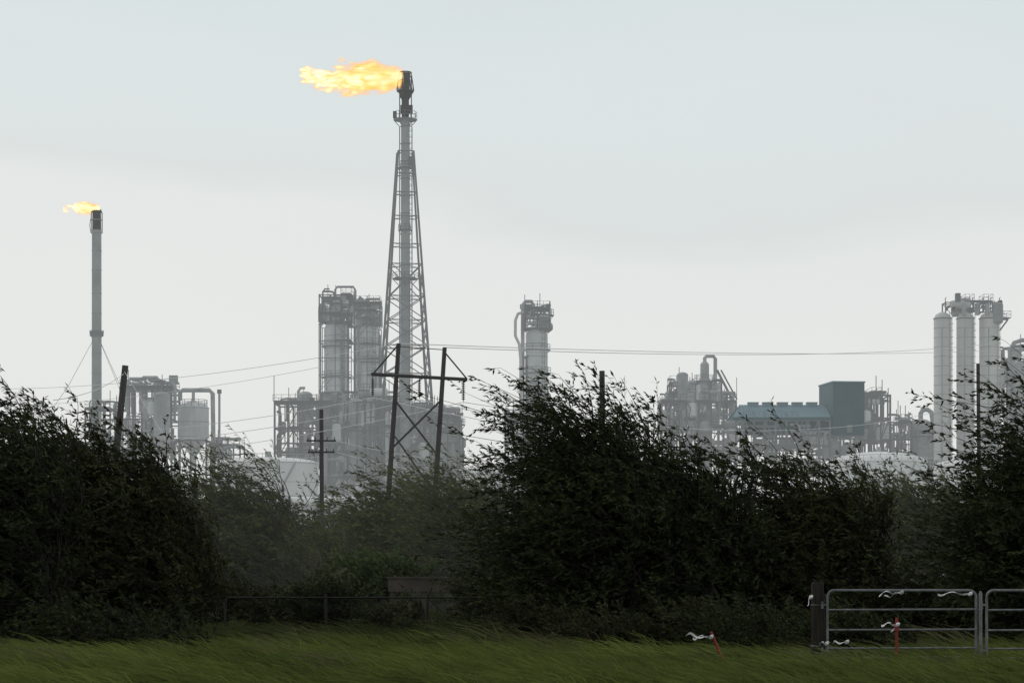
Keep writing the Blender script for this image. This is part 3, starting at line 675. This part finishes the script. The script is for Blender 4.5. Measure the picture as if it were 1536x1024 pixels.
def bend_rect(x0,x1,z0,z1,r,y,n=5):
    P=[]
    for cx,cz,a0 in ((x1-r,z1-r,0),(x0+r,z1-r,90),(x0+r,z0+r,180),(x1-r,z0+r,270)):
        for i in range(n+1):
            a=math.radians(a0+90*i/n); P.append((cx+r*math.cos(a),y,cz+r*math.sin(a)))
    P.append(P[0]); return P
def gate(u0,u1,D,tilt=0.0):
    mb=MB(); x0,x1=X(u0,D),X(u1,D); z1=Z(885,D); z0=z1-1.28
    mb.tube(bend_rect(x0,x1,z0,z1,.12,D),.024,8,0,False)
    for k,f in enumerate((.20,.42,.66,)):
        z=z0+(z1-z0)*(.0+f*1.12); mb.tube([(x0,D,z),(x1,D,z+.01)],.018,8,0)
    z=z0+(z1-z0)*.1; mb.tube([(x0,D,z),(x1,D,z+.01)],.016,8,0)
    for z in (z0+.25,z1-.25): mb.tube([(x0-.09,D,z),(x0+.02,D,z)],.018,6,0); mb.cyl(x0-.09,D,z-.06,z+.06,.025,0,8)
    mb.tube([(x1,D-.02,z1-.3),(x1+.06,D-.03,z1-.36),(x1+.12,D,z1-.3)],.01,5,0)
    return mb.build('tubular_farm_gate',[galv])
gate(1241,1464,39); gate(1480,1702,38.7)
mb=MB(); x=X(1228,39); mb.tube([(x,39.1,0),(x+.01,39.1,.8),(x-.01,39.1,1.45),(x-.01,39.1,1.5)],[.12,.115,.11,.08],10,0)
for z in (.4,1.1): mb.ring(x,39.1,z,.125,.006,1,10)
mb.build('gate_post',[oldw,galv])
mb=MB(); x=X(1472.5,39.2); mb.tube([(x,39.3,0),(x,39.3,1.3),(x,39.3,1.34)],[.03,.03,.01],8,0); mb.build('gate_post',[galv])

def ribbon(mb,p,L_,w,seed,mi,droop=.1,dirx=-1):
    r=random.Random(seed); N_=12; a=r.uniform(0,6)
    P=[]
    for i in range(N_+1):
        t=i/N_; P.append(Vector(p)+Vector((dirx*L_*t,.06*math.sin(a+t*7),-droop*t*t+.05*math.sin(a*2+t*9)*t)))
    for i in range(N_):
        tw=a+i*.5; tw2=a+(i+1)*.5
        s1=Vector((.2,math.cos(tw)*.6,math.sin(tw)*.5+.6)).normalized()*w/2; s2=Vector((.2,math.cos(tw2)*.6,math.sin(tw2)*.5+.6)).normalized()*w/2
        mb.quad(P[i]-s1,P[i+1]-s2,P[i+1]+s2,P[i]+s1,mi)
def knot(mb,p,mi): mb.tube([Vector(p)+Vector((-.03,0,-.03)),Vector(p),Vector(p)+Vector((.03,0,.03))],[.015,.035,.015],6,mi)
D=39
mb=MB()
for (u,v,L_,dr,sd,dx) in ((1352,888,.38,.02,1,-1),(1352,888,.3,.1,2,-1),(1455,890,.55,-.02,3,-1),(1240,964,.15,0,4,-1),(1270,962,.28,.04,5,-1),(1216,895,.06,.12,6,-1)):
    p=(X(u,D),D-.05,Z(v,D)); ribbon(mb,p,L_,.035,sd,0,dr,dx); knot(mb,p,0)
mb.build('flagging_ribbon',[ribm])
mb=MB(); D=38.5
mb.box(X(1343,D),X(1343,D)+.045,D-.02,D+.02,0,Z(926,D),0); mb.box(X(1343,D)-.012,X(1343,D)+.057,D-.03,D+.03,Z(945,D),Z(938,D),0)
p=(X(1346,D),D-.04,Z(936,D)); ribbon(mb,p,.27,.04,8,1,-.02); ribbon(mb,p,.12,.035,9,1,.18); knot(mb,p,1)
mb.build('survey_stake',[redp,ribm])
mb=MB(); D=37.5
a=Vector((X(1092,D),D,0)); b=Vector((X(1066,D),D-.1,Z(947,D))); mb.tube([a,b],.022,4,0); 
p=b+Vector((0,-.03,-.08)); ribbon(mb,p,.42,.04,10,1,-.03); ribbon(mb,p,.3,.03,13,1,.0); knot(mb,p,1)
mb.build('survey_stake',[redp,ribm])
D=66; mb=MB()
x0,x1=X(582,D),X(690,D); z=Z(867,D)
mb.box(x0,x1,D,D+.12,z-.38,z,0); mb.box(x0,x1,D+.9,D+1.02,z-.38,z,0); mb.box(x0,x0+.12,D+.12,D+.9,z-.38,z-.01,0); mb.box(x1-.12,x1,D+.12,D+.9,z-.38,z-.01,0)
mb.box(x0+.13,x1-.13,D+.13,D+.89,z-.33,z-.28,0); mb.box(x0-.04,x1+.04,D-.05,D+.16,z+.0,z+.05,0)
for f in (.05,.5,.93): xx=x0+(x1-x0)*f; mb.box(xx-.06,xx+.06,D+.1,D+.9,0,z-.38,0)
mb.build('water_trough',[trm])

# ---------------------------------------------------------------- world & sun
w=bpy.data.worlds.new('World'); scene.world=w; w.use_nodes=True; nt=w.node_tree; N=nt.nodes; L=nt.links
bg=N['Background']; bg.inputs['Strength'].default_value=0.1
sky=N.new('ShaderNodeTexSky'); sky.sky_type='NISHITA'; sky.sun_disc=False
se,sr=math.radians(48),math.radians(-50)
sky.sun_elevation=se; sky.sun_rotation=sr; sky.dust_density=4; sky.air_density=1.5
tc=N.new('ShaderNodeTexCoord'); sp=N.new('ShaderNodeSeparateXYZ'); L.new(tc.outputs['Generated'],sp.inputs[0])
mp=N.new('ShaderNodeMapping'); mp.inputs['Scale'].default_value=(1,1,3.2); L.new(tc.outputs['Generated'],mp.inputs[0])
no=N.new('ShaderNodeTexNoise'); no.inputs['Scale'].default_value=4.5; no.inputs['Detail'].default_value=6; no.inputs['Roughness'].default_value=.5; L.new(mp.outputs[0],no.inputs[0])
ma=N.new('ShaderNodeMath'); ma.operation='MULTIPLY_ADD'; ma.inputs[1].default_value=.13; L.new(no.outputs['Fac'],ma.inputs[0])
sb=N.new('ShaderNodeMath'); sb.operation='SUBTRACT'; sb.inputs[1].default_value=.065; L.new(sp.outputs[2],sb.inputs[0]); L.new(sb.outputs[0],ma.inputs[2])
cr=N.new('ShaderNodeValToRGB'); e=cr.color_ramp.elements
e[0].position=0; e[0].color=(.78,.79,.775,1); e[1].position=1; e[1].color=(.44,.46,.47,1)
for p,c in ((.09,(.795,.81,.795)),(.15,(.77,.795,.785)),(.175,(.715,.75,.748)),(.21,(.72,.768,.772)),(.24,(.695,.76,.77)),(.3,(.65,.70,.715)),(.5,(.53,.56,.57))):
    k=e.new(p); k.color=(*c,1)
L.new(ma.outputs[0],cr.inputs[0])
sc=N.new('ShaderNodeVectorMath'); sc.operation='SCALE'; sc.inputs['Scale'].default_value=10.2; L.new(cr.outputs[0],sc.inputs[0])
mx=N.new('ShaderNodeMix'); mx.data_type='RGBA'; mx.inputs[0].default_value=.95
L.new(sky.outputs[0],mx.inputs[6]); L.new(sc.outputs[0],mx.inputs[7]); L.new(mx.outputs[2],bg.inputs['Color'])
ld=bpy.data.lights.new('sun','SUN'); ld.energy=.6; ld.angle=math.radians(20); ld.color=(1,.97,.93)
sun=bpy.data.objects.new('sun',ld); scene.collection.objects.link(sun)
dirv=Vector((math.sin(sr)*math.cos(se),math.cos(sr)*math.cos(se),math.sin(se)))
sun.rotation_euler=dirv.to_track_quat('Z','Y').to_euler()

cam=bpy.data.cameras.new('camera'); cam.sensor_width=36; cam.lens=F*36/1536; cam.clip_end=8000; cam.clip_start=.5
cam.shift_y=(850-512)/1536.0
co=bpy.data.objects.new('camera',cam); scene.collection.objects.link(co); co.location=(0,0,EYE); co.rotation_euler=(math.radians(90),0,0)
scene.camera=co
